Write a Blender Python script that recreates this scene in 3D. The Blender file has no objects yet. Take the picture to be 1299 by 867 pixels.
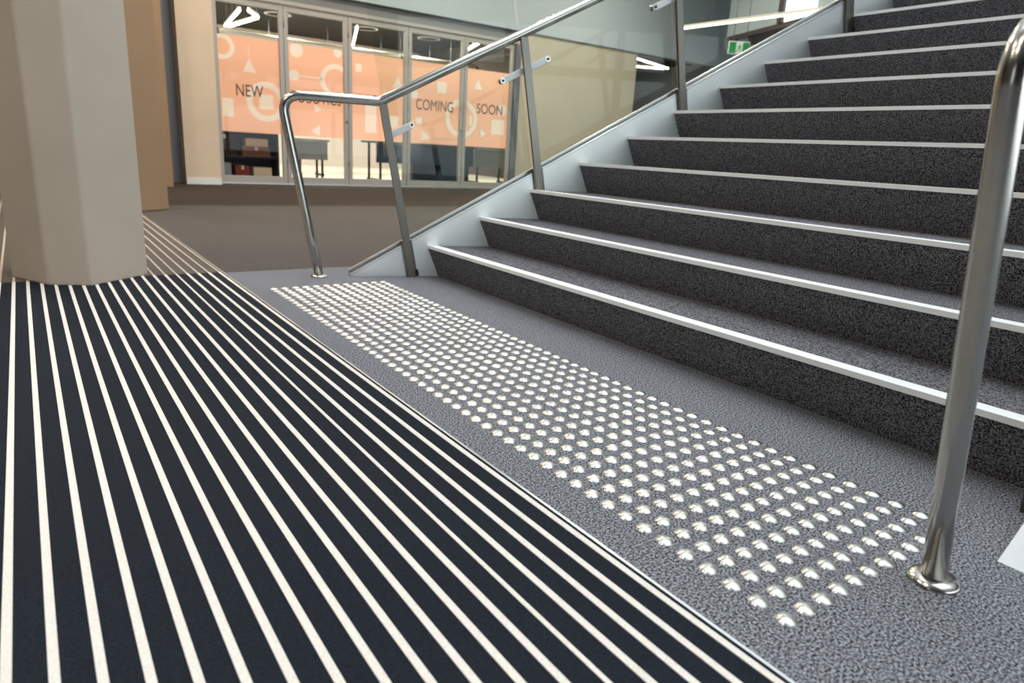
import bpy, bmesh, math, random
from mathutils import Vector, Matrix

random.seed(7)
scene = bpy.context.scene
col = scene.collection

# ------------------------------------------------------------------ camera
CAM = Vector((-0.896, -0.4744, 0.6762))
RX = Vector((0.8183, -0.5720, 0.0567))
RY = Vector((-0.1095, -0.2519, -0.9615))      # image down
RZ = Vector((0.5643, 0.7806, -0.2688))        # forward
cd = bpy.data.cameras.new('camera')
cam = bpy.data.objects.new('camera', cd)
col.objects.link(cam)
m = Matrix((( RX.x, -RY.x, -RZ.x, CAM.x),
            ( RX.y, -RY.y, -RZ.y, CAM.y),
            ( RX.z, -RY.z, -RZ.z, CAM.z),
            (0, 0, 0, 1)))
cam.matrix_world = m
cd.sensor_fit = 'HORIZONTAL'
cd.sensor_width = 36.0
cd.lens = 856.9 / 1299.0 * 36.0
cd.clip_start = 0.02
cd.clip_end = 200
cd.dof.use_dof = True
cd.dof.focus_distance = 1.9
cd.dof.aperture_fstop = 4.0
scene.camera = cam

# ------------------------------------------------------------------ world, lights, exposure
w = bpy.data.worlds.new('overcast_sky')
scene.world = w
w.use_nodes = True
bg = w.node_tree.nodes['Background']
bg.inputs[0].default_value = (0.87, 0.94, 1.0, 1)
bg.inputs[1].default_value = 4.5
vs = scene.view_settings
vs.view_transform = 'Standard'
vs.look = 'None'
vs.exposure = -0.25
vs.gamma = 1.0
vs.use_curve_mapping = False

# ------------------------------------------------------------------ materials
M = {}
def s2l(c):
    return tuple(((x/255.0)/12.92 if x/255.0 <= 0.04045 else ((x/255.0+0.055)/1.055)**2.4) for x in c)
def mat(name, rgb, rough=0.6, metal=0.0, spec=0.5, **kw):
    mt = bpy.data.materials.new(name); mt.use_nodes = True
    b = mt.node_tree.nodes['Principled BSDF']
    c = s2l(rgb)
    b.inputs['Base Color'].default_value = (*c, 1)
    b.inputs['Roughness'].default_value = rough
    b.inputs['Metallic'].default_value = metal
    b.inputs['Specular IOR Level'].default_value = spec
    for k, v in kw.items():
        b.inputs[k].default_value = v
    M[name] = mt
    return mt
def nodes(mt):
    nt = mt.node_tree
    return nt, nt.nodes, nt.links, nt.nodes['Principled BSDF']
def speckle(mt, c1, c2, scale, bump=0.3, lo=0.35, hi=0.65, bigvar=0.0, bdist=0.002, two=0.0):
    """two-tone fibre speckle from object coordinates"""
    nt, N, L, b = nodes(mt)
    tc = N.new('ShaderNodeTexCoord')
    n1 = N.new('ShaderNodeTexNoise'); n1.inputs['Scale'].default_value = scale
    n1.inputs['Detail'].default_value = 3; n1.inputs['Roughness'].default_value = 0.65
    L.new(tc.outputs['Object'], n1.inputs['Vector'])
    r = N.new('ShaderNodeValToRGB')
    r.color_ramp.elements[0].position = lo; r.color_ramp.elements[0].color = (*s2l(c1), 1)
    r.color_ramp.elements[1].position = hi; r.color_ramp.elements[1].color = (*s2l(c2), 1)
    L.new(n1.outputs['Fac'], r.inputs['Fac'])
    src = r.outputs['Color']
    if two:
        n3 = N.new('ShaderNodeTexNoise'); n3.inputs['Scale'].default_value = scale*0.42
        n3.inputs['Detail'].default_value = 2
        L.new(tc.outputs['Object'], n3.inputs['Vector'])
        ad = N.new('ShaderNodeMix'); ad.inputs[0].default_value = two
        L.new(n1.outputs['Fac'], ad.inputs[2]); L.new(n3.outputs['Fac'], ad.inputs[3])
        L.new(ad.outputs[0], r.inputs['Fac'])
    if bigvar:
        n2 = N.new('ShaderNodeTexNoise'); n2.inputs['Scale'].default_value = 2.3
        n2.inputs['Detail'].default_value = 4
        L.new(tc.outputs['Object'], n2.inputs['Vector'])
        mp = N.new('ShaderNodeMapRange'); mp.inputs[3].default_value = 1-bigvar; mp.inputs[4].default_value = 1+bigvar
        L.new(n2.outputs['Fac'], mp.inputs[0])
        mx = N.new('ShaderNodeVectorMath'); mx.operation = 'SCALE'
        L.new(src, mx.inputs[0]); L.new(mp.outputs[0], mx.inputs['Scale'])
        src = mx.outputs[0]
    L.new(src, b.inputs['Base Color'])
    if bump:
        bp = N.new('ShaderNodeBump'); bp.inputs['Strength'].default_value = bump; bp.inputs['Distance'].default_value = bdist
        L.new(n1.outputs['Fac'], bp.inputs['Height']); L.new(bp.outputs[0], b.inputs['Normal'])
    return mt
def mottled(mt, amount=0.06, scale=3.0):
    nt, N, L, b = nodes(mt)
    c = b.inputs['Base Color'].default_value[:]
    tc = N.new('ShaderNodeTexCoord')
    n1 = N.new('ShaderNodeTexNoise'); n1.inputs['Scale'].default_value = scale; n1.inputs['Detail'].default_value = 5
    L.new(tc.outputs['Object'], n1.inputs['Vector'])
    r = N.new('ShaderNodeValToRGB')
    r.color_ramp.elements[0].position = 0.3; r.color_ramp.elements[1].position = 0.7
    r.color_ramp.elements[0].color = tuple(x*(1-amount) for x in c[:3])+(1,)
    r.color_ramp.elements[1].color = tuple(x*(1+amount) for x in c[:3])+(1,)
    L.new(n1.outputs['Fac'], r.inputs['Fac']); L.new(r.outputs[0], b.inputs['Base Color'])
    return mt
def emit(name, rgb, strength):
    mt = bpy.data.materials.new(name); mt.use_nodes = True
    b = mt.node_tree.nodes['Principled BSDF']
    b.inputs['Base Color'].default_value = (0.8, 0.8, 0.8, 1)
    b.inputs['Emission Color'].default_value = (*s2l(rgb), 1)
    b.inputs['Emission Strength'].default_value = strength
    M[name] = mt
    return mt
def glassmat(name, tint, ior=1.5):
    mt = bpy.data.materials.new(name); mt.use_nodes = True
    nt = mt.node_tree; N = nt.nodes; L = nt.links
    N.remove(N['Principled BSDF'])
    o = N['Material Output']
    t = N.new('ShaderNodeBsdfTransparent'); t.inputs[0].default_value = (*tint, 1)
    g = N.new('ShaderNodeBsdfGlossy'); g.inputs['Roughness'].default_value = 0.0
    f = N.new('ShaderNodeFresnel'); f.inputs[0].default_value = ior
    mx = N.new('ShaderNodeMixShader')
    h = N.new('ShaderNodeMath'); h.operation = 'MULTIPLY'; h.inputs[1].default_value = 0.25
    L.new(f.outputs[0], h.inputs[0])
    L.new(h.outputs[0], mx.inputs[0]); L.new(t.outputs[0], mx.inputs[1]); L.new(g.outputs[0], mx.inputs[2])
    L.new(mx.outputs[0], o.inputs['Surface'])
    M[name] = mt
    return mt
def filmmat(name, rgb, trans=0.55):
    mt = bpy.data.materials.new(name); mt.use_nodes = True
    nt = mt.node_tree; N = nt.nodes; L = nt.links
    N.remove(N['Principled BSDF'])
    o = N['Material Output']; c = (*s2l(rgb), 1)
    d = N.new('ShaderNodeBsdfDiffuse'); d.inputs[0].default_value = c
    t = N.new('ShaderNodeBsdfTranslucent'); t.inputs[0].default_value = c
    mx = N.new('ShaderNodeMixShader'); mx.inputs[0].default_value = trans
    L.new(d.outputs[0], mx.inputs[1]); L.new(t.outputs[0], mx.inputs[2]); L.new(mx.outputs[0], o.inputs['Surface'])
    M[name] = mt
    return mt

speckle(mat('carpet', (90, 90, 98), 0.95, spec=0.1), (22, 23, 26), (168, 171, 179), 520, bump=0.3, lo=0.44, hi=0.59, two=0.5)
speckle(mat('carpet_brown', (70, 62, 54), 0.95, spec=0.1), (46, 41, 36), (80, 72, 64), 300, bump=0.4)
speckle(mat('carpet_taupe', (84, 77, 71), 0.95, spec=0.1), (34, 32, 30), (126, 119, 114), 480, bump=0.3, lo=0.44, hi=0.60, two=0.5)
speckle(mat('step_carpet', (70, 70, 76), 0.95, spec=0.1), (22, 21, 22), (152, 152, 159), 520, bump=0.3, lo=0.44, hi=0.60, two=0.5)
speckle(mat('mat_pile', (24, 29, 37), 0.9, spec=0.15), (17, 21, 28), (34, 41, 50), 420, bump=0.5, bigvar=0.15)
speckle(mat('mat_pile_grey', (64, 60, 56), 0.9, spec=0.15), (70, 66, 62), (112, 104, 97), 420, bump=0.4)
speckle(mat('mat_stripe_tan', (186, 172, 158), 0.9, spec=0.1), (168, 154, 140), (202, 190, 178), 600, bump=0.5, bdist=0.001)
speckle(mat('mat_stripe', (226, 221, 212), 0.9, spec=0.1), (206, 200, 190), (240, 236, 230), 600, bump=0.5, bdist=0.001)
mat('steel', (184, 182, 175), 0.22, 1.0)
mat('steel_dark', (112, 108, 102), 0.3, 1.0)
mat('steel_post', (128, 124, 117), 0.32, 1.0)
mat('aluminium', (214, 216, 218), 0.35, 1.0)
mat('nosing', (241, 244, 244), 0.45, 0.0)
mat('white_paint', (226, 230, 232), 0.35)
mat('stringer_steel', (232, 234, 233), 0.36, 0.85)
mat('rubber_black', (18, 18, 20), 0.6)
mottled(mat('column_paint', (188, 175, 158), 0.7), 0.07, 2.5)
mottled(mat('column_tan', (150, 124, 96), 0.7), 0.06, 2.5)
mottled(mat('pier_beige', (214, 196, 172), 0.7), 0.04, 2)
mottled(mat('wall_beige', (190, 182, 160), 0.7), 0.03, 1.5)
mottled(mat('bulkhead', (178, 190, 196), 0.6), 0.03, 1.2)
mat('bulkhead_band', (120, 122, 120), 0.6)
mat('door_frame', (172, 168, 162), 0.45, 0.3)
mat('frame_grey', (112, 114, 120), 0.5, 0.2)
mat('soffit_brown', (72, 62, 54), 0.6)
mat('soffit_slat', (58, 50, 45), 0.6)
mat('ceiling_dark', (26, 23, 21), 0.9)
mat('ceiling_white', (225, 226, 226), 0.8)
mat('lab_wall', (226, 222, 214), 0.8)
mat('lab_floor', (206, 202, 190), 0.5)
mat('pipe_white', (214, 210, 200), 0.5)
mat('beam_grey', (120, 122, 126), 0.5)
mat('navy', (48, 66, 84), 0.6)
mat('navy_dark', (28, 36, 46), 0.6)
mat('table_grey', (120, 132, 142), 0.5)
mat('box_brown', (112, 76, 58), 0.8)
mat('box_dark', (40, 34, 34), 0.8)
mat('box_red', (110, 40, 38), 0.8)
mat('box_cream', (196, 184, 160), 0.8)
mat('lettering', (58, 40, 36), 0.6)
mat('dark_wall', (70, 62, 58), 0.8)
emit('lamp_warm', (255, 238, 214), 22)
emit('window_glow', (240, 246, 255), 3.0)  # glow standing in for daylight behind the gallery window pane
emit('strip_light', (255, 246, 228), 4)
mat('exit_green', (8, 150, 60), 0.4)
mat('exit_white', (235, 245, 240), 0.4)
glassmat('clear_glass', (0.93, 0.97, 0.95))
glassmat('door_glass', (0.95, 0.96, 0.95))
filmmat('film_orange', (250, 196, 170))
filmmat('film_white', (246, 232, 222))

# machined stud: radial brushed steel
def studmat():
    mt = mat('stud_steel', (206, 205, 200), 0.3, 1.0)
    nt, N, L, b = nodes(mt)
    t = N.new('ShaderNodeTangent'); t.direction_type = 'RADIAL'; t.axis = 'Z'
    b.inputs['Anisotropic'].default_value = 0.85; b.inputs['Anisotropic Rotation'].default_value = 0.25
    L.new(t.outputs[0], b.inputs['Tangent'])
    return mt
studmat()
mat('stud_plain', (206, 205, 200), 0.34, 1.0)

# ------------------------------------------------------------------ mesh helpers
def link(name, me, material, parent=None, smooth=False):
    o = bpy.data.objects.new(name, me)
    col.objects.link(o)
    if material and len(me.materials) == 0:
        me.materials.append(M[material])
    if smooth:
        for p in me.polygons: p.use_smooth = True
    if parent: o.parent = parent
    return o
def empty(name, loc=(0, 0, 0)):
    o = bpy.data.objects.new(name, None); col.objects.link(o); o.location = loc
    o.empty_display_size = 0.1
    return o
def tag(o, label=None, cat=None, group=None, kind=None):
    if label: o['label'] = label
    if cat: o['category'] = cat
    if group: o['group'] = group
    if kind: o['kind'] = kind
    return o
def pydata(name, verts, faces):
    me = bpy.data.meshes.new(name); me.from_pydata([tuple(v) for v in verts], [], faces); me.update()
    bm = bmesh.new(); bm.from_mesh(me); bmesh.ops.recalc_face_normals(bm, faces=bm.faces); bm.to_mesh(me); bm.free()
    return me
def hexa(name, v8, material, parent=None, bevel=0.0):
    """v8: bottom 4 then top 4"""
    me = pydata(name, v8, [(3,2,1,0),(4,5,6,7),(0,1,5,4),(1,2,6,5),(2,3,7,6),(3,0,4,7)])
    if bevel: bev(me, bevel)
    return link(name, me, material, parent)
def bev(me, wd, seg=2):
    bm = bmesh.new(); bm.from_mesh(me)
    bmesh.ops.bevel(bm, geom=list(bm.edges), offset=wd, segments=seg, affect='EDGES', profile=0.5, clamp_overlap=True)
    bm.to_mesh(me); bm.free()
def box(name, x0, x1, y0, y1, z0, z1, material, parent=None, bevel=0.0, origin=None):
    return hexa(name, [(x0,y0,z0),(x1,y0,z0),(x1,y1,z0),(x0,y1,z0),(x0,y0,z1),(x1,y0,z1),(x1,y1,z1),(x0,y1,z1)], material, parent, bevel)
def prism(name, poly, z0, z1, material, parent=None):
    n = len(poly)
    v = [(x, y, z0) for x, y in poly]+[(x, y, z1) for x, y in poly]
    f = [tuple(range(n-1, -1, -1)), tuple(range(n, 2*n))]+[(i, (i+1) % n, n+(i+1) % n, n+i) for i in range(n)]
    return link(name, pydata(name, v, f), material, parent)
def slab(name, loop_a, loop_b, material, parent=None):
    """closed solid between two matching polygon loops (3-D points)"""
    n = len(loop_a)
    f = [tuple(range(n-1, -1, -1)), tuple(range(n, 2*n))]+[(i, (i+1) % n, n+(i+1) % n, n+i) for i in range(n)]
    return link(name, pydata(name, list(loop_a)+list(loop_b), f), material, parent)
def tube(name, pts, r, material, parent=None, seg=24, caps=True):
    pts = [Vector(p) for p in pts]
    n = len(pts); T = []
    for i in range(n):
        a = pts[max(i-1, 0)]; b = pts[min(i+1, n-1)]
        T.append((b-a).normalized())
    up = Vector((0, 1, 0)) if abs(T[0].y) < 0.9 else Vector((1, 0, 0))
    u = (up - T[0]*up.dot(T[0])).normalized()
    V = []; F = []
    for i in range(n):
        u = (u - T[i]*u.dot(T[i])).normalized(); v = T[i].cross(u)
        for k in range(seg):
            a = 2*math.pi*k/seg
            V.append(pts[i]+(u*math.cos(a)+v*math.sin(a))*r)
    for i in range(n-1):
        for k in range(seg):
            F.append((i*seg+k, i*seg+(k+1) % seg, (i+1)*seg+(k+1) % seg, (i+1)*seg+k))
    if caps:
        F.append(tuple(range(seg-1, -1, -1))); F.append(tuple((n-1)*seg+k for k in range(seg)))
    o = link(name, pydata(name, V, F), material, parent)
    for p in o.data.polygons: p.use_smooth = len(p.vertices) == 4
    return o
def fillet(a, b, c, r, n=10):
    a, b, c = Vector(a), Vector(b), Vector(c)
    u = (a-b).normalized(); v = (c-b).normalized()
    ang = u.angle(v); t = r/math.tan(ang/2)
    p0 = b+u*t; p1 = b+v*t
    cen = b+(u+v).normalized()*(r/math.sin(ang/2))
    e0 = p0-cen; e1 = p1-cen; th = e0.angle(e1); out = []
    for i in range(n+1):
        s = i/n
        out.append(cen+(e0*math.sin((1-s)*th)+e1*math.sin(s*th))/math.sin(th))
    return out
def lathe(name, prof, material, parent=None, seg=24, smooth=True, loc=(0, 0, 0)):
    V = []; F = []
    for r, z in prof:
        if r == 0: V.append([(0, 0, z)])
        else: V.append([(r*math.cos(2*math.pi*k/seg), r*math.sin(2*math.pi*k/seg), z) for k in range(seg)])
    idx = []; flat = []
    for ring in V:
        idx.append(len(flat)); flat += ring
    for i in range(len(V)-1):
        a, b = V[i], V[i+1]
        for k in range(seg):
            k2 = (k+1) % seg
            if len(a) == 1: F.append((idx[i], idx[i+1]+k, idx[i+1]+k2))
            elif len(b) == 1: F.append((idx[i]+k, idx[i]+k2, idx[i+1]))
            else: F.append((idx[i]+k, idx[i]+k2, idx[i+1]+k2, idx[i+1]+k))
    me = pydata(name, flat, F)
    o = link(name, me, material, parent, smooth=smooth)
    o.location = loc
    return o
def obox(name, p, ux, uy, uz, sx, sy, sz, material, parent=None, bevel=0.0):
    """box centred at p with axes ux,uy,uz and half sizes"""
    p = Vector(p); ux, uy, uz = Vector(ux)*sx, Vector(uy)*sy, Vector(uz)*sz
    return hexa(name, [p-ux-uy-uz, p+ux-uy-uz, p+ux+uy-uz, p-ux+uy-uz, p-ux-uy+uz, p+ux-uy+uz, p+ux+uy+uz, p-ux+uy+uz], material, parent, bevel)

# ================================================================== SETTING
WY = 10.4                     # plane of the glazed door wall
fl = tag(box('floor', -7, 14, -7, 3.168, -0.12, 0.0, 'carpet'), kind='structure')
fl1 = tag(box('floor', -7, 14, 3.168, 6.86, -0.12, 0.0, 'carpet_taupe'), kind='structure')
fl2 = tag(box('floor', -7, 14, 6.86, WY, -0.12, 0.0, 'carpet_brown'), kind='structure')

# unseen shell: low ceilings and a tall void shaped for near-vertical daylight
HZ = 8.5
LZ = 4.6
VX0, VX1, VY0 = -1.0, 7.5, -5.5
def st(*a, **k): return tag(box(*a, **k), kind='structure')
st('wall_left', -7.2, -7, -7, -1.9, 0, LZ, 'dark_wall')
st('wall_left', -7.2, -7, -1.3, WY, 0, LZ, 'dark_wall')
st('wall_left', -7.2, -7, -1.9, -1.3, 2.7, LZ, 'dark_wall')   # over a slit added for a bright streak on the pole
st('wall_right', 14, 14.2, -7, 17, 0, LZ, 'bulkhead')
st('ceiling', -7, 14, 4.6, WY, LZ, LZ+0.2, 'ceiling_white')
st('ceiling', -7, VX0, -7, 4.6, LZ, LZ+0.2, 'bulkhead')
st('ceiling', VX1, 14, -7, 4.6, LZ, LZ+0.2, 'ceiling_white')
st('ceiling', VX0, VX1, -7, VY0, LZ, LZ+0.2, 'ceiling_white')
st('wall_light_shaft', VX0, VX1, 4.6, 4.8, LZ+0.2, HZ, 'ceiling_white')  # unseen shaft walls, raised so daylight falls near-vertical
st('wall_light_shaft', VX0, VX1, VY0-0.2, VY0, LZ+0.2, HZ, 'ceiling_white')
st('wall_light_shaft', VX0-0.2, VX0, VY0, 4.6, LZ+0.2, HZ, 'dark_wall')
st('wall_light_shaft', VX1, VX1+0.2, VY0, 4.6, LZ+0.2, HZ, 'ceiling_white')
# unseen roof and facade, openings sized to shape daylight and metal reflections: beams and mullions with open sky between
roof = tag(empty('trim_2', (0, 0, HZ)), kind='structure')
for i in range(4):
    xb = VX0+(VX1-VX0)*i/3
    box('beam', xb-0.1, xb+0.1, VY0, 4.6, -0.3, 0.0, 'beam_grey', roof)
for i in range(4):
    yb = VY0+(4.6-VY0)*i/3
    box('beam', VX0, VX1, yb-0.08, yb+0.08, -0.25, -0.05, 'beam_grey', roof)
st('wall_front', -7, -0.7, -7.2, -7, 0, LZ, 'dark_wall')  # unseen wall, kept dark to hold light off the risers
st('wall_front', -0.7, 14, -7.2, -7, 3.0, LZ, 'bulkhead')
fac = tag(empty('trim_3', (0, -7, 0)), kind='structure')
for i in range(8):
    box('mullion', -0.7+2.1*i-0.06, -0.7+2.1*i+0.06, -0.1, 0.1, 0, 3.0, 'beam_grey', fac)
for z in (0.1, 2.2):
    box('transom', -0.7, 14, -0.08, 0.08, z-0.08, z+0.08, 'beam_grey', fac)

# ---- door wall: solid parts
DX = [1.47, 2.465, 3.46, 4.50, 5.585, 6.63]
tag(prism('wall_pier', [(0.955, 10.05), (1.415, 10.05), (1.415, WY+0.1), (0.955, WY+0.1)], 0, 4.6, 'pier_beige'), kind='structure')
tag(box('trim_4', 0.955, 1.415, 10.035, 10.05, 0, 0.09, 'white_paint'), kind='structure')
tag(box('wall_recess', 0.3, 0.955, WY-0.1, WY+0.1, 0, 4.6, 'frame_grey'), kind='structure')
lw = tag(box('wall_back', -7, 0.3, WY, WY+0.2, 1.0, 4.6, 'dark_wall'), kind='structure')
tag(box('trim_5', -7, 0.3, WY-0.12, WY, 0.0, 0.32, 'white_paint'), kind='structure')
tag(box('trim_6', -7, 0.3, WY-0.02, WY+0.1, 0.32, 1.0, 'rubber_black'), kind='structure')
tag(box('trim_7', 1.415, 6.75, WY-0.06, WY+0.1, 2.57, 2.62, 'door_frame'), kind='structure')
tag(box('wall_header', 1.415, 6.75, WY-0.02, WY+0.1, 2.62, 2.79, 'bulkhead_band'), kind='structure')
tag(box('wall_bulkhead', 1.415, 14, WY-0.10, WY+0.1, 2.79, 4.6, 'bulkhead'), kind='structure')
tag(box('wall_beige', 6.75, 9.68, WY-0.05, WY+0.15, 0, 2.79, 'wall_beige'), kind='structure')

# ---- room behind the doors
box_ = lambda *a, **k: tag(box(*a, **k), kind='structure')
box_('floor_lab', 0.6, 14, WY, 20.0, -0.12, 0.0, 'lab_floor')
box_('wall_lab_back', 0.6, 14, 20.0, 20.2, 0, 3.6, 'lab_wall')
box_('wall_lab_left', 0.4, 0.6, WY, 20.2, 0, 3.6, 'lab_wall')
box_('wall_lab_right', 9.68, 9.8, WY+0.15, 20.0, 0, 3.5, 'dark_wall')
box_('wall_passage_back', 9.8, 14, 15.6, 15.8, 0, 3.5, 'ceiling_dark')
box_('ceiling_lab', 0.4, 14.2, WY+0.1, 20.2, 3.5, 3.6, 'ceiling_dark')

# ================================================================== ENTRANCE MATS
def entrance_mat(y0, y1, pile, label, xr=-0.118, stripe='mat_stripe', hw0=0.0062):
    root = tag(empty('entrance_mat', (xr, y0, 0)), label, 'mat')
    x0 = -2.12
    box('pile', x0-xr, 0, 0, y1-y0, 0.0, 0.004, pile, root)
    me = None
    for i in range(39):
        xc = -0.133-0.05006*i
        hw = 0.0042 if i == 4 else hw0
        s = box('stripe', xc-hw-xr, xc+hw-xr, 0, y1-y0, 0.002, 0.0055, stripe, root)
    box('edge_trim', -0.002, 0.004, 0, y1-y0, 0.0, 0.006, 'aluminium', root)
    return root
entrance_mat(-1.6, 3.165, 'mat_pile', 'navy entrance mat with pale stripes in the foreground, beside the metal studs')
entrance_mat(3.165, 9.6, 'mat_pile_grey', 'greyer striped entrance mat running on behind the nearest column', stripe='mat_stripe_tan', hw0=0.0048)

# ================================================================== TACTILE STUDS
tf = tag(empty('tactile_paving', (0, 0, 0)), 'rectangular field of domed steel tactile studs at the foot of the stairs', 'tactile paving')
prof = [(0, 0.0058), (0.004, 0.0057), (0.0085, 0.0051), (0.0125, 0.0039), (0.0155, 0.0022), (0.0175, 0.0)]
st0 = lathe('stud', prof, 'stud_steel', tf, seg=20)
sme = st0.data
SX, SY = 0.0502, 0.0508
first = True
rest_v, rest_f = [], []
for n in range(54):
    for k in range(12):
        x, y = 0.002+SX*k, -0.006+SY*n
        rot = random.uniform(-0.02, 0.02)
        if n < 25:
            if first: o = st0; first = False
            else:
                o = bpy.data.objects.new('stud', sme); col.objects.link(o); o.parent = tf
            o.location = (x, y, 0)
            o.rotation_euler = (rot, random.uniform(-0.02, 0.02), random.uniform(0, 6.28))
        else:
            b0 = len(rest_v)
            rest_v += [(v.co.x+x, v.co.y+y, v.co.z) for v in sme.vertices]
            rest_f += [tuple(b0+i for i in p.vertices) for p in sme.polygons]
me = bpy.data.meshes.new('far_studs'); me.from_pydata(rest_v, [], rest_f); me.update()
fs = link('far_studs', me, 'stud_plain', tf, smooth=True)
fs['kind'] = 'stuff'

# ================================================================== STAIRCASE
NS = 13
X0, G, Z0, RS, RAKE = 0.845, 0.2715, 0.167, 0.1585, 0.062
D = Vector((0.958, -0.287, 0)).normalized()
PL0 = Vector((0.304, 2.928, 0))                 # foot of the left pole
def yl(x): return PL0.y+(x-PL0.x)*D.y/D.x       # left balustrade plane
YR = -0.115
stairs = tag(empty('staircase', (X0, 1.4, 0)), 'wide grey-carpeted staircase with white nosing strips and white side stringers', 'staircase')
OFF = Vector((-X0, -1.4, 0))
def skew(poly, yr=YR, inset=0.0):
    a = [Vector((x, yr, z))+OFF for x, z in poly]
    b = [Vector((x, yl(x)-inset, z))+OFF for x, z in poly]
    return a, b
for k in range(NS):
    xk, zk = X0+G*k, Z0+RS*k
    zb = zk-RS if k else 0.0
    poly = [(xk+0.004, zk-0.012), (xk+0.004, zk), (xk+G+RAKE+0.02, zk), (xk+G+RAKE+0.02, zk-RS-0.02 if k else 0.0), (xk+RAKE, zb-0.001)]
    a, b = skew(poly)
    slab('step', a, b, 'step_carpet', stairs)
    npoly = [(xk, zk-0.013), (xk, zk+0.003), (xk+0.052, zk+0.003), (xk+0.052, zk), (xk+0.006, zk), (xk+0.006, zk-0.013)]
    a, b = skew(npoly, inset=0.002)
    slab('nosing', a, b, 'nosing', stairs)
# left stringer: plate standing in the balustrade plane
SS = 0.594
def zt(x): return 0.03+SS*(x-0.505)
N2 = Vector((-D.y, D.x, 0))                     # outward (+Y) normal of left balustrade
def plate(name, pts, off0, off1, material, parent, base=PL0, dirv=D, nrm=N2, org=OFF):
    def P(x, z, o):
        s = (x-base.x)/dirv.x
        return base+dirv*s+nrm*o+Vector((0, 0, z))+org
    return slab(name, [P(x, z, off0) for x, z in pts], [P(x, z, off1) for x, z in pts], material, parent)
XE = X0+G*NS+0.3
tipx = 0.505-0.03/SS
plate('stringer', [(tipx, 0), (XE, zt(XE)), (XE, zt(XE)-0.6), (1.3, 0)], 0.0, 0.05, 'stringer_steel', stairs)
# glass channel along the stringer top: two slim bright lips with a dark slot
nz = Vector((-SS, 0, 1)).normalized()
for nm, dz0, dz1, o0, o1, mt in (('channel_lip', 0.0, 0.012, 0.0, 0.018, 'aluminium'), ('channel_slot', 0.0, 0.006, 0.018, 0.05, 'rubber_black'), ('channel_lip', 0.0, 0.028, 0.05, 0.068, 'aluminium')):
    plate(nm, [(tipx+dz0, dz0), (XE, zt(XE)+dz0), (XE, zt(XE)+dz1), (tipx-0.004, dz1)], o0, o1, mt, stairs)
# right stringer, square to the steps
PR0 = Vector((0.325, -0.079, 0))
DR = Vector((1, 0, 0)); NR = Vector((0, -1, 0))
plate('stringer', [(0.50, 0), (XE, 0.03+SS*(XE-0.545)), (XE, 0.03+SS*(XE-0.545)-0.6), (1.3, 0)], 0.036, 0.09, 'white_paint', stairs, PR0, DR, NR)
# upper landing
lz = Z0+RS*(NS-1)
lx = X0+G*(NS-1)+RAKE+G
landing = tag(box('floor_upper', lx, 14, -6, yl(lx)+0.2, lz-0.25, lz-0.001, 'step_carpet'), kind='structure')

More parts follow.
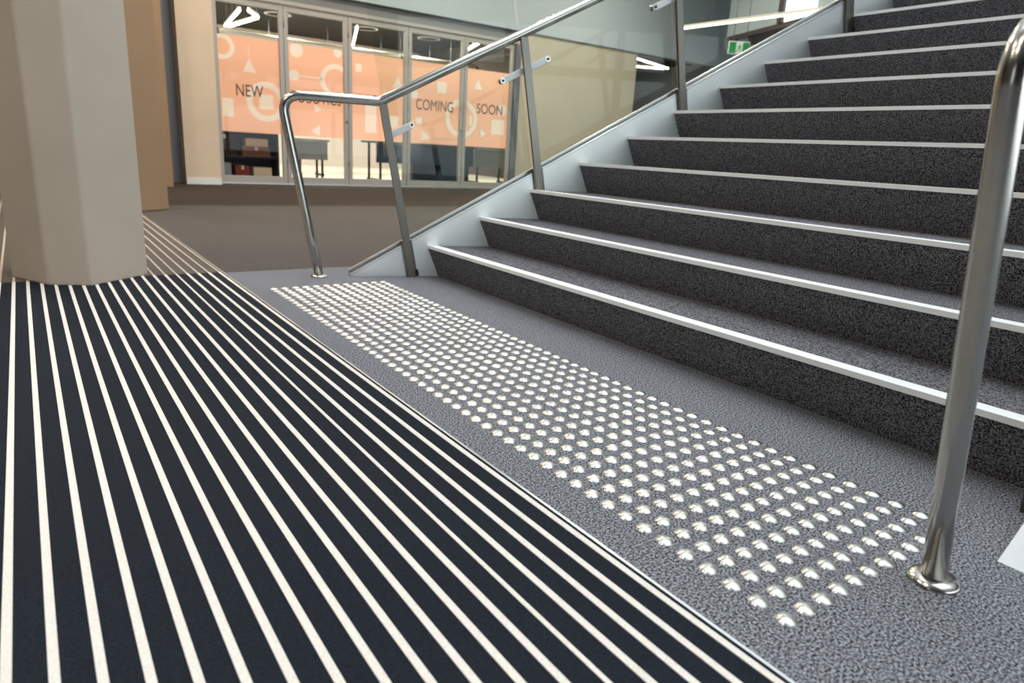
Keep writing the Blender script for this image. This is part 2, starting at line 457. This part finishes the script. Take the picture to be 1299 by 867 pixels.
# ================================================================== BALUSTRADES
LEAN = 0.185
def bal(name, label, base, dirv, nrm, lean, post_x, zrail, xflat, rail_slope, zst, glass_off, n_glass, postw, RT):
    root = tag(empty(name, base), label, 'balustrade')
    def P(x, z, o=0.0):                       # x: world x in the plane, relative to root
        s = (x-base.x)/dirv.x
        return dirv*s+nrm*o+Vector((0, 0, z))
    # pole with bend, then level run, then rising handrail: one continuous tube
    p0 = P(base.x, 0.0); top = P(base.x-lean*zrail*dirv.x, zrail)
    flat = P(xflat, zrail)
    xe = 4.9
    end = P(xe, zrail+rail_slope*(xe-xflat))
    pts = [p0, p0.lerp(top, 0.3), p0.lerp(top, 0.6)]+fillet(p0, top, flat, 0.075, 12)+fillet(top, flat, end, 0.05, 5)+[flat.lerp(end, 0.5), end]
    tube('handrail', pts, RT, 'steel', root, seg=32)
    fo = lathe('base_flange', [(0.0, 0.014), (0.026, 0.014), (0.035, 0.011), (0.0405, 0.006), (0.042, 0.003), (0.042, 0.0), (0.0, 0.0)], 'steel', root, seg=40)
    up = Vector((0, 0, 1))
    for i, px in enumerate(post_x):
        zb = 0.0 if i == 0 else zst(px)-0.19
        zrl = zrail+rail_slope*max(0, 0) if i == 0 else None
        # top where the leaning post meets the rail
        z = zb; x = px
        for _ in range(30):
            zr = zrail+rail_slope*max(0.0, x-xflat)
            z = zr-0.02; x = px-lean*(z-zb)*dirv.x
        axis = (P(x, z)-P(px, zb)).normalized()
        side = (dirv-axis*dirv.dot(axis)).normalized()
        mid = (P(px, zb)+P(x, z))/2
        hl = (P(x, z)-P(px, zb)).length/2
        po = obox('post', mid+nrm*-0.012, side, nrm, axis, postw, 0.010, hl, 'steel_post', root, 0.0015)
        # second blade of the twin-plate post
        obox('post_blade', nrm*0.012+side*0.004, side, nrm, axis, postw*0.8, 0.004, hl*0.985, 'steel', po, 0.001).location = mid
        sh = obox('post_shoe', P(px, zb)+axis*0.10, side, nrm, axis, postw+0.008, 0.02, 0.10, 'steel_dark', root, 0.002)
        obox('bolt_block', P(px, zb)+axis*0.018+side*(postw+0.004), side, nrm, axis, 0.012, 0.022, 0.016, 'rubber_black', root, 0.002)
        # neck under the rail
        tube('rail_bracket', [P(x, z-0.004), P(x-0.004*lean, z+0.01)], 0.009, 'steel', root, seg=12)
        # glass clamp arm, parallel to the rake
        sl = (dirv+up*rail_slope*dirv.x).normalized(); sn = sl.cross(nrm).normalized()
        hub = P(x, z)-axis*0.155
        ext0 = 0.0 if i == 0 else -0.15
        c = hub+sl*((ext0+0.15)/2)+nrm*0.02
        arm = obox('clamp_arm', c, sl, nrm, sn, (0.15-ext0)/2, 0.006, 0.017, 'white_paint', root, 0.004)
        for e in ([0.138] if i == 0 else [0.138, -0.138]):
            q = hub+sl*e
            tube('clamp_disc', [q+nrm*0.012, q+nrm*glass_off], 0.015, 'steel', root, seg=16)
            tube('clamp_bolt', [q+nrm*0.006, q+nrm*0.013], 0.006, 'rubber_black', root, seg=12)
    # glass panels, raked edges parallel to posts
    for i in range(n_glass):
        xa = post_x[i]-(0.0 if i == 0 else 0.0)+0.012; xb = post_x[i+1]-0.012
        za = (0.0 if i == 0 else zst(post_x[i])-0.19); zb_ = zst(post_x[i+1])-0.19
        H = 1.27
        def edge(px, zb0):
            z0 = zst(px)+0.006
            xlow = px-lean*(z0-zb0)*dirv.x
            return xlow, zst(xlow)+0.006
        xl, zl = edge(xa, za); xr, zr_ = edge(xb, zb_)
        tl = (xl-lean*H*dirv.x, zl+H); tr = (xr-lean*H*dirv.x, zr_+H)
        poly = [(xl, zl), (xr, zr_), tr, tl]
        slab('glass_panel', [P(a, b, glass_off) for a, b in poly], [P(a, b, glass_off+0.010) for a, b in poly], 'clear_glass', root)
    return root
bal('stair_balustrade', 'steel and glass balustrade with leaning posts on the far left side of the stairs', PL0, D, N2, LEAN,
    [0.768, 1.455, 2.265, 3.285, 4.2], 0.885, 0.60, 0.553, zt, 0.055, 4, 0.020, 0.0225)
bal('stair_balustrade', 'steel handrail pole with round floor flange at the near right side of the stairs', PR0, DR, NR, 0.203,
    [0.80, 1.50, 2.30, 3.3, 4.2], 0.885, 0.62, 0.575, lambda x: 0.03+SS*(x-0.545), 0.06, 4, 0.026, 0.0200)

# ================================================================== COLUMNS
CP = [(-0.99, 3.29), (-0.862, 3.055), (-0.705, 2.985), (-0.455, 3.19), (-0.45, 3.46), (-0.60, 3.65), (-0.82, 3.66), (-0.98, 3.50)]
def column(dx, dy, material, label, hgt=4.6):
    cx = -0.72+dx; cy = 3.32+dy
    pts = [(x+0.72, y-3.32) for x, y in CP]
    root = tag(empty('column', (cx, cy, 0)), label, 'column', 'faceted columns in a row')
    o = prism('shaft', pts, 0, hgt, material, root)
    bev(o.data, 0.010, 2)
    for p in o.data.polygons: p.use_smooth = False
    return root
column(0, 0, 'column_paint', 'large faceted beige column nearest the camera, standing on the striped mat', 4.6)
column(0.61, 3.25, 'column_tan', 'tan faceted column standing just behind the nearest column', 4.6)
column(1.13, 6.15, 'column_tan', 'farthest and narrowest-looking tan column, next to the pale pier', 4.6)

# ================================================================== GLAZED DOORS WITH FILM
def clip(poly, x0, x1, z0, z1):
    def cut(p, f, g):
        out = []
        for i in range(len(p)):
            a, b = p[i], p[(i+1) % len(p)]
            fa, fb = f(a), f(b)
            if fa >= 0: out.append(a)
            if fa*fb < 0:
                t = fa/(fa-fb); out.append((a[0]+(b[0]-a[0])*t, a[1]+(b[1]-a[1])*t))
        return out
    for f in (lambda p: p[0]-x0, lambda p: x1-p[0], lambda p: p[1]-z0, lambda p: z1-p[1]):
        if len(poly) < 3: return []
        poly = cut(poly, f, None)
    return poly
FZ0, FZ1 = 0.745, 2.06
def ring(cx, cz, r1, r0, n=36, a0=0, a1=360):
    quads = []
    for i in range(n):
        t0 = math.radians(a0+(a1-a0)*i/n); t1 = math.radians(a0+(a1-a0)*(i+1)/n)
        if r0 > 0:
            quads.append([(cx+r0*math.cos(t0), cz+r0*math.sin(t0)), (cx+r1*math.cos(t0), cz+r1*math.sin(t0)), (cx+r1*math.cos(t1), cz+r1*math.sin(t1)), (cx+r0*math.cos(t1), cz+r0*math.sin(t1))])
        else:
            quads.append([(cx, cz), (cx+r1*math.cos(t0), cz+r1*math.sin(t0)), (cx+r1*math.cos(t1), cz+r1*math.sin(t1))])
    return quads
def rect(x0, x1, z0, z1): return [[(x0, z0), (x1, z0), (x1, z1), (x0, z1)]]
def tri(a, b, c): return [[a, b, c]]
shapes = [
    ('ring', ring(1.60, 1.90, 0.17, 0.11)), ('triangle', tri((1.87, 1.59), (2.06, 1.59), (1.965, 1.78))), ('line', rect(1.96, 1.97, 1.78, 1.95)),
    ('ring', ring(2.19, 1.20, 0.285, 0.20)), ('square', rect(2.09, 2.29, 1.10, 1.30)), ('square', rect(1.56, 1.72, 0.95, 1.20)),
    ('disc', ring(2.66, 1.98, 0.10, 0)), ('disc', ring(2.62, 1.62, 0.075, 0)), ('square', rect(2.50, 2.545, 1.545, 1.695)), ('line', rect(2.7, 3.05, 1.61, 1.625)),
    ('ring', ring(3.27, 1.60, 0.25, 0.18)), ('triangle', tri((2.92, 1.10), (2.92, 1.22), (3.06, 1.16))), ('line', rect(3.06, 3.3, 1.155, 1.165)),
    ('triangle', tri((2.86, 0.82), (3.0, 0.76), (3.0, 0.93))), ('disc', ring(3.31, 2.02, 0.07, 0)),
    ('square', rect(3.76, 3.95, 0.86, 1.30)), ('square', rect(4.16, 4.34, 0.98, 1.16)), ('triangle', tri((4.24, 1.60), (4.42, 1.60), (4.33, 1.78))), ('square', rect(3.6, 3.7, 1.78, 1.90)),
    ('square', rect(5.06, 5.26, 1.60, 1.78)), ('square', rect(4.68, 4.80, 1.06, 1.17)), ('triangle', tri((4.80, 0.78), (4.80, 0.97), (4.98, 0.84))), ('line', rect(4.98, 5.45, 0.83, 0.84)), ('disc', ring(4.63, 1.55, 0.08, 0)),
    ('ring', ring(5.58, 1.21, 0.33, 0.24)), ('square', rect(5.74, 5.80, 1.10, 1.28)),
    ('triangle', tri((5.80, 1.72), (6.0, 1.72), (5.90, 1.90))), ('square', rect(6.22, 6.50, 0.98, 1.24)), ('triangle', tri((5.98, 0.9), (6.12, 0.98), (5.98, 1.08))), ('disc', ring(6.44, 1.42, 0.10, 0)),
]
def text_mesh(body, width, height):
    cu = bpy.data.curves.new('lettering', 'FONT'); cu.body = body; cu.extrude = 0.0; cu.size = 1.0; cu.align_x = 'LEFT'
    ob = bpy.data.objects.new('lettering_tmp', cu); col.objects.link(ob)
    dg = bpy.context.evaluated_depsgraph_get()
    me = bpy.data.meshes.new_from_object(ob.evaluated_get(dg))
    bpy.data.objects.remove(ob); bpy.data.curves.remove(cu)
    xs = [v.co.x for v in me.vertices]; ys = [v.co.y for v in me.vertices]
    x0, x1, y0, y1 = min(xs), max(xs), min(ys), max(ys)
    for v in me.vertices:
        v.co = Vector(((v.co.x-x0)/(x1-x0)*width, 0, (v.co.y-y0)/(y1-y0)*height))
    me.materials.clear()
    return me
words = [('NEW', 1.765, 2.15, 1.25, 1.415), ('ROBOTICS', 2.56, 3.35, 1.235, 1.40), ('LAB', 3.66, 3.99, 1.285, 1.45), ('COMING', 4.675, 5.40, 1.295, 1.47), ('SOON', 5.885, 6.44, 1.325, 1.495)]
DT, DB = 2.56, 0.02
def inside(poly, x, z):
    sgn = 0
    for i in range(len(poly)):
        a, b = poly[i], poly[(i+1) % len(poly)]
        c = (b[0]-a[0])*(z-a[1])-(b[1]-a[1])*(x-a[0])
        if c*sgn < 0: return False
        if c: sgn = c
    return True
ALLP = [(p, min(v[0] for v in p), max(v[0] for v in p), min(v[1] for v in p), max(v[1] for v in p)) for _, ps in shapes for p in ps]
def film_sheet(x0, gx0, gx1, parent):
    # orange film with the printed shapes left clear: horizontal runs of a fine grid
    st = 0.009; nz = int((FZ1-FZ0)/st); nx = int((gx1-gx0)/st); dx = (gx1-gx0)/nx; dz = (FZ1-FZ0)/nz
    near = [p for p in ALLP if p[2] > x0+gx0 and p[1] < x0+gx1]
    V = []; F = []
    for j in range(nz):
        z = FZ0+dz*(j+0.5)
        row = [p for p in near if p[3] <= z <= p[4]]
        start = None
        for i in range(nx+1):
            x = x0+gx0+dx*(i+0.5)
            solid = i < nx and not any(p[1] <= x <= p[2] and inside(p[0], x, z) for p in row)
            if solid and start is None: start = i
            if not solid and start is not None:
                b0 = len(V); xa, xb = gx0+dx*start, gx0+dx*i
                V += [(xa, 0.0105, z-dz/2), (xb, 0.0105, z-dz/2), (xb, 0.0105, z+dz/2), (xa, 0.0105, z+dz/2)]
                F.append((b0, b0+1, b0+2, b0+3)); start = None
    me = bpy.data.meshes.new('film'); me.from_pydata(V, [], F); me.update()
    return link('film', me, 'film_orange', parent)
dlabels = ['leftmost glazed door lettered NEW on orange film', 'second glazed door from the left, lettered ROBOTICS on orange film',
           'middle glazed door with a tall white block on orange film', 'glazed door lettered COMING on orange film', 'rightmost glazed door lettered SOON on orange film']
for i in range(5):
    x0, x1 = DX[i]+0.004, DX[i+1]-0.004
    root = tag(empty('door_%d' % (i+1), (x0, WY, 0)), dlabels[i], kind='structure')
    wd = x1-x0; sw = 0.062
    box('stile', 0, sw, -0.03, 0.03, DB, DT, 'door_frame', root, 0.004)
    box('stile', wd-sw, wd, -0.03, 0.03, DB, DT, 'door_frame', root, 0.004)
    box('rail', sw, wd-sw, -0.028, 0.028, DB, 0.118, 'door_frame', root, 0.004)
    box('rail', sw, wd-sw, -0.028, 0.028, 2.48, DT, 'door_frame', root, 0.004)
    box('glass_pane', sw-0.01, wd-sw+0.01, -0.004, 0.004, 0.11, 2.49, 'door_glass', root)
    gx0, gx1 = sw, wd-sw
    film = film_sheet(x0, gx0, gx1, root)
    for nm, polys in shapes:
        V = []; F = []
        for p in polys:
            q = clip([(a-x0, b) for a, b in p], gx0+0.001, gx1-0.001, FZ0, FZ1)
            if len(q) < 3: continue
            b0 = len(V); n = len(q)
            V += [(a, 0.0100, b) for a, b in q]
            F.append(tuple(b0+j for j in range(n)))
        if V:
            sm = bpy.data.meshes.new('film_'+nm); sm.from_pydata(V, [], F); sm.update()
            link('film_'+nm, sm, 'film_white', film)
    t, a, b, c, d = words[i]
    lo = link('lettering', text_mesh(t, b-a, d-c), 'lettering', film); lo.location = (a-x0, 0.0080, c)
    lo['label'] = 'dark lettering reading '+t
    # hinges between leaves
    for hz in (0.35, 1.3, 2.3):
        tube('hinge', [(0.0, -0.035, hz-0.04), (0.0, -0.035, hz+0.04)], 0.008, 'frame_grey', root, seg=10)
    if i in (1, 3):
        tube('knob', [(wd-0.03, -0.03, 1.0), (wd-0.03, -0.055, 1.0)], 0.016, 'steel_dark', root, seg=14)
tag(box('trim_8', 1.415, 1.47, WY-0.06, WY+0.06, 0, 2.57, 'door_frame'), kind='structure')
tag(box('trim_9', 6.63, 6.75, WY-0.07, WY+0.08, 0, 2.57, 'frame_grey'), kind='structure')
tag(box('trim_10', 1.415, 6.75, WY-0.05, WY+0.05, 0, 0.02, 'aluminium'), kind='structure')

# ================================================================== INSIDE THE ROOM BEHIND
def lamp_bar(p, q, label, group, r=0.02, material='lamp_warm', hang=3.5):
    p, q = Vector(p), Vector(q)
    root = tag(empty('linear_lamp', p), label, 'lamp', group)
    ax = (q-p).normalized(); up = Vector((0, 0, 1)); sd = ax.cross(up).normalized(); u2 = sd.cross(ax)
    obox('housing', (q-p)/2+u2*0.03, ax, sd, u2, (q-p).length/2, r, 0.02, 'pipe_white', root)
    obox('diffuser', (q-p)/2-u2*0.004, ax, sd, u2, (q-p).length/2-0.005, r*0.9, 0.013, material, root)
    for f in (0.15, 0.85):
        c = (q-p)*f
        tube('suspension_rod', [c+up*0.05, c+up*(hang-p.z-0.002)], 0.006, 'frame_grey', root, seg=6)
    return root
g = 'triangular lamps in the room behind the doors'
lamp_bar((2.65, 13.5, 2.9), (2.9, 15.7, 2.9), 'left bar of the bright lamp triangle seen in the NEW door', g)
lamp_bar((2.98, 15.72, 2.9), (3.12, 14.05, 2.9), 'lower bar of the bright lamp triangle seen in the NEW door', g)
lamp_bar((2.78, 13.4, 2.9), (3.1, 13.95, 2.9), 'short upper bar of the bright lamp triangle seen in the NEW door', g)
lamp_bar((4.85, 13.36, 2.9), (5.8, 15.9, 2.9), 'slanting lamp bar at the upper left of the middle door', g)
lamp_bar((7.2, 12.3, 2.9), (7.9, 14.3, 2.9), 'bright slanting lamp bar at the top of the SOON door', g)
g2 = 'lamps seen past the beige wall'
lamp_bar((10.9, 11.9, 3.0), (13.0, 12.6, 3.0), 'upper lamp bar of the bright wedge beside the beige wall', g2, hang=3.18)
lamp_bar((11.6, 13.4, 3.0), (13.0, 12.75, 3.0), 'lower lamp bar of the bright wedge beside the beige wall', g2, hang=3.18)
# pipes and beams under the dark ceiling
def pipe(p, q, r, material, label, name='ceiling_pipe', cat='pipe'):
    p, q = Vector(p), Vector(q)
    root = tag(empty(name, p), label, cat, 'pipes under the dark ceiling')
    tube('tube', [(0, 0, 0), q-p], r, material, root, seg=14)
    n = int((q-p).length/1.6)+1
    ax = (q-p).normalized()
    for j in range(n):
        c = (q-p)*((j+0.5)/n)
        tube('hanger', [c, Vector((c.x, c.y, 3.5-p.z))], 0.012, 'frame_grey', root, seg=8)
        tube('clip', [c-ax*0.03, c+ax*0.03], r*1.15, 'frame_grey', root, seg=14)
    return root
pipe((0.7, 12.3, 2.84), (9.6, 12.3, 2.84), 0.03, 'frame_grey', 'thin grey pipe running across just inside the doors')
pipe((0.7, 16.6, 2.86), (9.6, 16.6, 2.86), 0.10, 'pipe_white', 'thick white duct running across above the orange films')
pipe((0.7, 17.8, 2.72), (9.6, 17.8, 2.72), 0.05, 'pipe_white', 'thinner white pipe behind the thick duct')

def table(name, x0, x1, y0, y1, z, label, top='navy', legm='navy_dark', panel=True):
    root = tag(empty(name, ((x0+x1)/2, (y0+y1)/2, 0)), label, 'table', 'navy tables behind the doors')
    hx, hy = (x1-x0)/2, (y1-y0)/2
    box('tabletop', -hx, hx, -hy, hy, z-0.035, z, top, root, 0.006)
    if panel: box('modesty_panel', -hx+0.03, hx-0.03, -hy+0.04, -hy+0.06, z-0.36, z-0.04, top, root)
    for sx in (-1, 1):
        for sy in (-1, 1):
            lg = tube('leg', [(sx*(hx-0.12), sy*(hy-0.08), 0.06), (sx*(hx-0.12), sy*(hy-0.08), z-0.035)], 0.022, legm, root, seg=12)
            tube('caster', [(sx*(hx-0.12)-0.015, sy*(hy-0.08), 0.032), (sx*(hx-0.12)+0.015, sy*(hy-0.08), 0.032)], 0.032, 'rubber_black', lg, seg=14)
        box('foot_bar', sx*(hx-0.12)-0.025, sx*(hx-0.12)+0.025, -hy+0.04, hy-0.04, 0.064, 0.1, legm, root)
    return root
table('folding_table', 4.10, 6.12, 10.75, 11.4, 0.74, 'long navy table standing behind the COMING door')
table('folding_table', 6.25, 7.3, 11.0, 11.6, 0.72, 'table on dark casters behind the SOON door', 'table_grey', 'navy_dark')
table('folding_table', 3.1, 3.75, 12.0, 12.45, 0.71, 'small blue-grey table far back behind the ROBOTICS door', 'table_grey', 'navy_dark')
# draped bench: dark low cabinet right behind the COMING door
cb = tag(empty('storage_cabinet', (5.42, 11.1, 0)), 'low dark navy cabinet on the floor behind the COMING door', 'cabinet')
box('body', -0.50, 0.50, -0.14, 0.16, 0.03, 0.56, 'navy', cb, 0.004)
for sx in (-1, 1):
    box('door_leaf', sx*0.26-0.25, sx*0.26+0.25, -0.152, -0.14, 0.05, 0.54, 'navy_dark' if sx < 0 else 'navy', cb, 0.003)
    tube('handle', [(sx*0.05, -0.165, 0.26), (sx*0.05, -0.165, 0.36)], 0.006, 'steel', cb, seg=8)
box('plinth', -0.5, 0.5, -0.12, 0.14, 0.0, 0.03, 'rubber_black', cb)
# stacked stuff behind the NEW door
sc = tag(empty('storage_cabinet', (2.02, 11.15, 0)), 'dark open shelf unit behind the NEW door', 'cabinet')
for z in (0.0, 0.36, 0.78):
    box('shelf', -0.48, 0.48, -0.2, 0.2, z, z+0.025, 'navy_dark', sc)
for sx in (-1, 1):
    box('side_panel', sx*0.48-0.012, sx*0.48+0.012, -0.2, 0.2, 0, 0.8, 'navy_dark', sc)
box('back_panel', -0.48, 0.48, 0.19, 0.2, 0.0, 0.8, 'navy_dark', sc)
def carton(x0, x1, y0, y1, z0, z1, material, label):
    root = tag(empty('carton', ((x0+x1)/2, (y0+y1)/2, z0)), label, 'box', 'boxes on the shelf unit behind the NEW door')
    hx, hy = (x1-x0)/2, (y1-y0)/2
    box('body', -hx, hx, -hy, hy, 0, z1-z0, material, root, 0.003)
    box('tape', -0.02, 0.02, -hy-0.001, hy+0.001, z1-z0-0.06, z1-z0+0.001, 'box_cream', root)
carton(1.52, 1.78, 11.0, 11.3, 0.025, 0.28, 'table_grey', 'grey-blue box at the lower left of the shelf unit')
carton(1.84, 2.06, 11.0, 11.3, 0.025, 0.24, 'box_red', 'dark red box in the middle of the bottom shelf')
carton(2.12, 2.40, 11.0, 11.3, 0.025, 0.22, 'box_cream', 'cream box at the lower right of the shelf unit')
carton(1.96, 2.38, 11.0, 11.3, 0.385, 0.54, 'box_brown', 'flat brown box on the middle shelf')
carton(2.02, 2.36, 11.02, 11.28, 0.54, 0.66, 'box_cream', 'cream box lying on the flat brown box')
carton(1.52, 1.88, 11.0, 11.3, 0.385, 0.70, 'box_dark', 'dark box at the left of the middle shelf')
carton(1.98, 2.40, 11.0, 11.3, 0.805, 0.98, 'box_brown', 'brown box on top of the shelf unit')

# ================================================================== BEYOND THE BEIGE WALL, UPPER RIGHT
sf = tag(empty('ceiling_slats', (11.8, 12.0, 3.18)), kind='structure')
for j in range(16):
    box('slat', -2.1, 2.2, -1.5+0.2*j, -1.5+0.2*j+0.06, 0.0, 0.12, 'soffit_slat', sf)
# upper gallery: fascia with windows and brown soffit
FA = Vector((10.60, 8.9, 0)); FB = Vector((9.05, 4.7, 0))
fd = (FB-FA).normalized(); fn = Vector((fd.y, -fd.x, 0))
if fn.x < 0: fn = -fn                                # away from the stairs
zs = 3.0
fas = tag(empty('wall_gallery', (FA.x, FA.y, zs)), kind='structure')
Lf = (FB-FA).length
def fbox(name, s0, s1, o0, o1, z0, z1, material):
    return obox(name, fd*((s0+s1)/2)+fn*((o0+o1)/2)+Vector((0, 0, (z0+z1)/2)), fd, fn, Vector((0, 0, 1)), abs(s1-s0)/2, abs(o1-o0)/2, (z1-z0)/2, material, fas)
fbox('soffit', 0, Lf, 0.0, 3.0, 0.0, 0.08, 'soffit_brown')
fbox('fascia', 0, Lf*0.36, 0.0, 0.1, 0.08, 1.6, 'bulkhead')
fbox('window_post', Lf*0.36, Lf*0.39, -0.03, 0.1, 0.08, 1.6, 'soffit_brown')
fbox('window_pane', Lf*0.39, Lf*0.58, 0.02, 0.06, 0.08, 1.6, 'window_glow')
fbox('fascia', Lf*0.58, Lf*0.78, 0.0, 0.1, 0.08, 1.6, 'bulkhead')
fbox('window_post', Lf*0.78, Lf*0.84, -0.02, 0.1, 0.08, 1.6, 'soffit_slat')
fbox('fascia', Lf*0.84, Lf, 0.0, 0.1, 0.08, 1.6, 'bulkhead')
lamp_bar((9.08, 8.7, 3.0), (9.25, 4.4, 3.0), 'long thin light strip hanging above the upper stairs', 'hall lamps', 0.013, 'strip_light', 4.6)
# exit sign
es = tag(empty('exit_sign', (10.25, 8.3, 2.68)), 'green and white running-man exit sign hanging above the upper stairs', 'sign')
toC = (Vector((CAM.x, CAM.y, 0))-Vector((10.25, 8.3, 0))).normalized()
toC = (Matrix.Rotation(math.radians(18), 3, 'Z') @ toC)
sx_ = toC.cross(Vector((0, 0, 1))).normalized()*-1
UPZ = Vector((0, 0, 1))
obox('housing', Vector((0, 0, 0.11)), sx_, toC, UPZ, 0.20, 0.02, 0.115, 'white_paint', es, 0.004)
for a in (-0.125, 0.125):
    obox('green_panel', sx_*a+toC*0.0215+UPZ*0.11, sx_, toC, UPZ, 0.062, 0.002, 0.095, 'exit_green', es)
obox('white_panel', toC*0.0215+UPZ*0.11, sx_, toC, UPZ, 0.060, 0.002, 0.095, 'exit_white', es)
def fig(pts, r):
    tube('pictogram', [sx_*a+toC*0.024+UPZ*b for a, b in pts], r, 'exit_green', es, seg=8)
fig([(0.0, 0.175), (0.0, 0.185)], 0.012); fig([(0.0, 0.16), (0.005, 0.105)], 0.010)
fig([(0.005, 0.105), (0.03, 0.07), (0.02, 0.035)], 0.007); fig([(0.005, 0.105), (-0.025, 0.085), (-0.04, 0.05)], 0.007)
fig([(-0.03, 0.12), (0.0, 0.15), (0.035, 0.125)], 0.006)
for a in (-0.12, 0.12):
    tube('suspension_rod', [sx_*a+UPZ*0.225, sx_*a+UPZ*1.9], 0.006, 'steel', es, seg=8)

# ================================================================== FILL LIGHTS ADDED TO THE HALL AND THE ROOM (out of view)
def fill_light(x, y, z, watts, size, label, group):
    root = tag(empty('fill_light', (x, y, z)), label, 'lamp', group)
    lathe('trim_ring', [(size*0.5, -0.012), (size*0.62, -0.012), (size*0.62, 0.0), (size*0.5, 0.0)], 'white_paint', root, seg=24)
    ld = bpy.data.lights.new('fill_source', 'AREA'); ld.shape = 'DISK'; ld.size = size; ld.energy = watts
    ld.color = (1.0, 0.88, 0.74)
    lo = bpy.data.objects.new('fill_source', ld); col.objects.link(lo); lo.parent = root; lo.location = (0, 0, -0.014)
    return root
for x, nx in ((-1.6, 'behind the nearest column'), (1.6, 'in front of the NEW door'), (4.8, 'in front of the COMING door'), (8.0, 'in front of the beige wall')):  # added fill to warm and brighten the back of the hall
    for y, ny in ((5.6, 'nearer'), (8.4, 'farther')):
        fill_light(x, y, 4.6, 88, 0.35, 'added unseen warm fill light %s, the %s of two' % (nx, ny), 'added hall fill lights')
for x, nx in ((-4.2, 'far left of the striped mat'), (-2.4, 'above the striped mat')):  # added fill for the left faces of the nearest column
    for y, ny in ((0.6, 'nearer'), (3.0, 'farther')):
        fill_light(x, y, 4.6, 42, 0.35, 'unseen warm fill light added %s, the %s of two' % (nx, ny), 'added side fill lights')
for x, nx in ((2.2, 'NEW'), (4.4, 'ROBOTICS'), (6.6, 'COMING'), (8.4, 'SOON')):  # added fill to brighten the room and light the films from behind
    fill_light(x, 13.2, 3.5, 110, 0.5, 'added warm fill light in the room behind the %s door' % nx, 'added room fill lights')
    fill_light(x, 17.0, 3.5, 120, 0.5, 'added warm fill light at the rear of the room behind the %s door' % nx, 'added room rear fill lights')
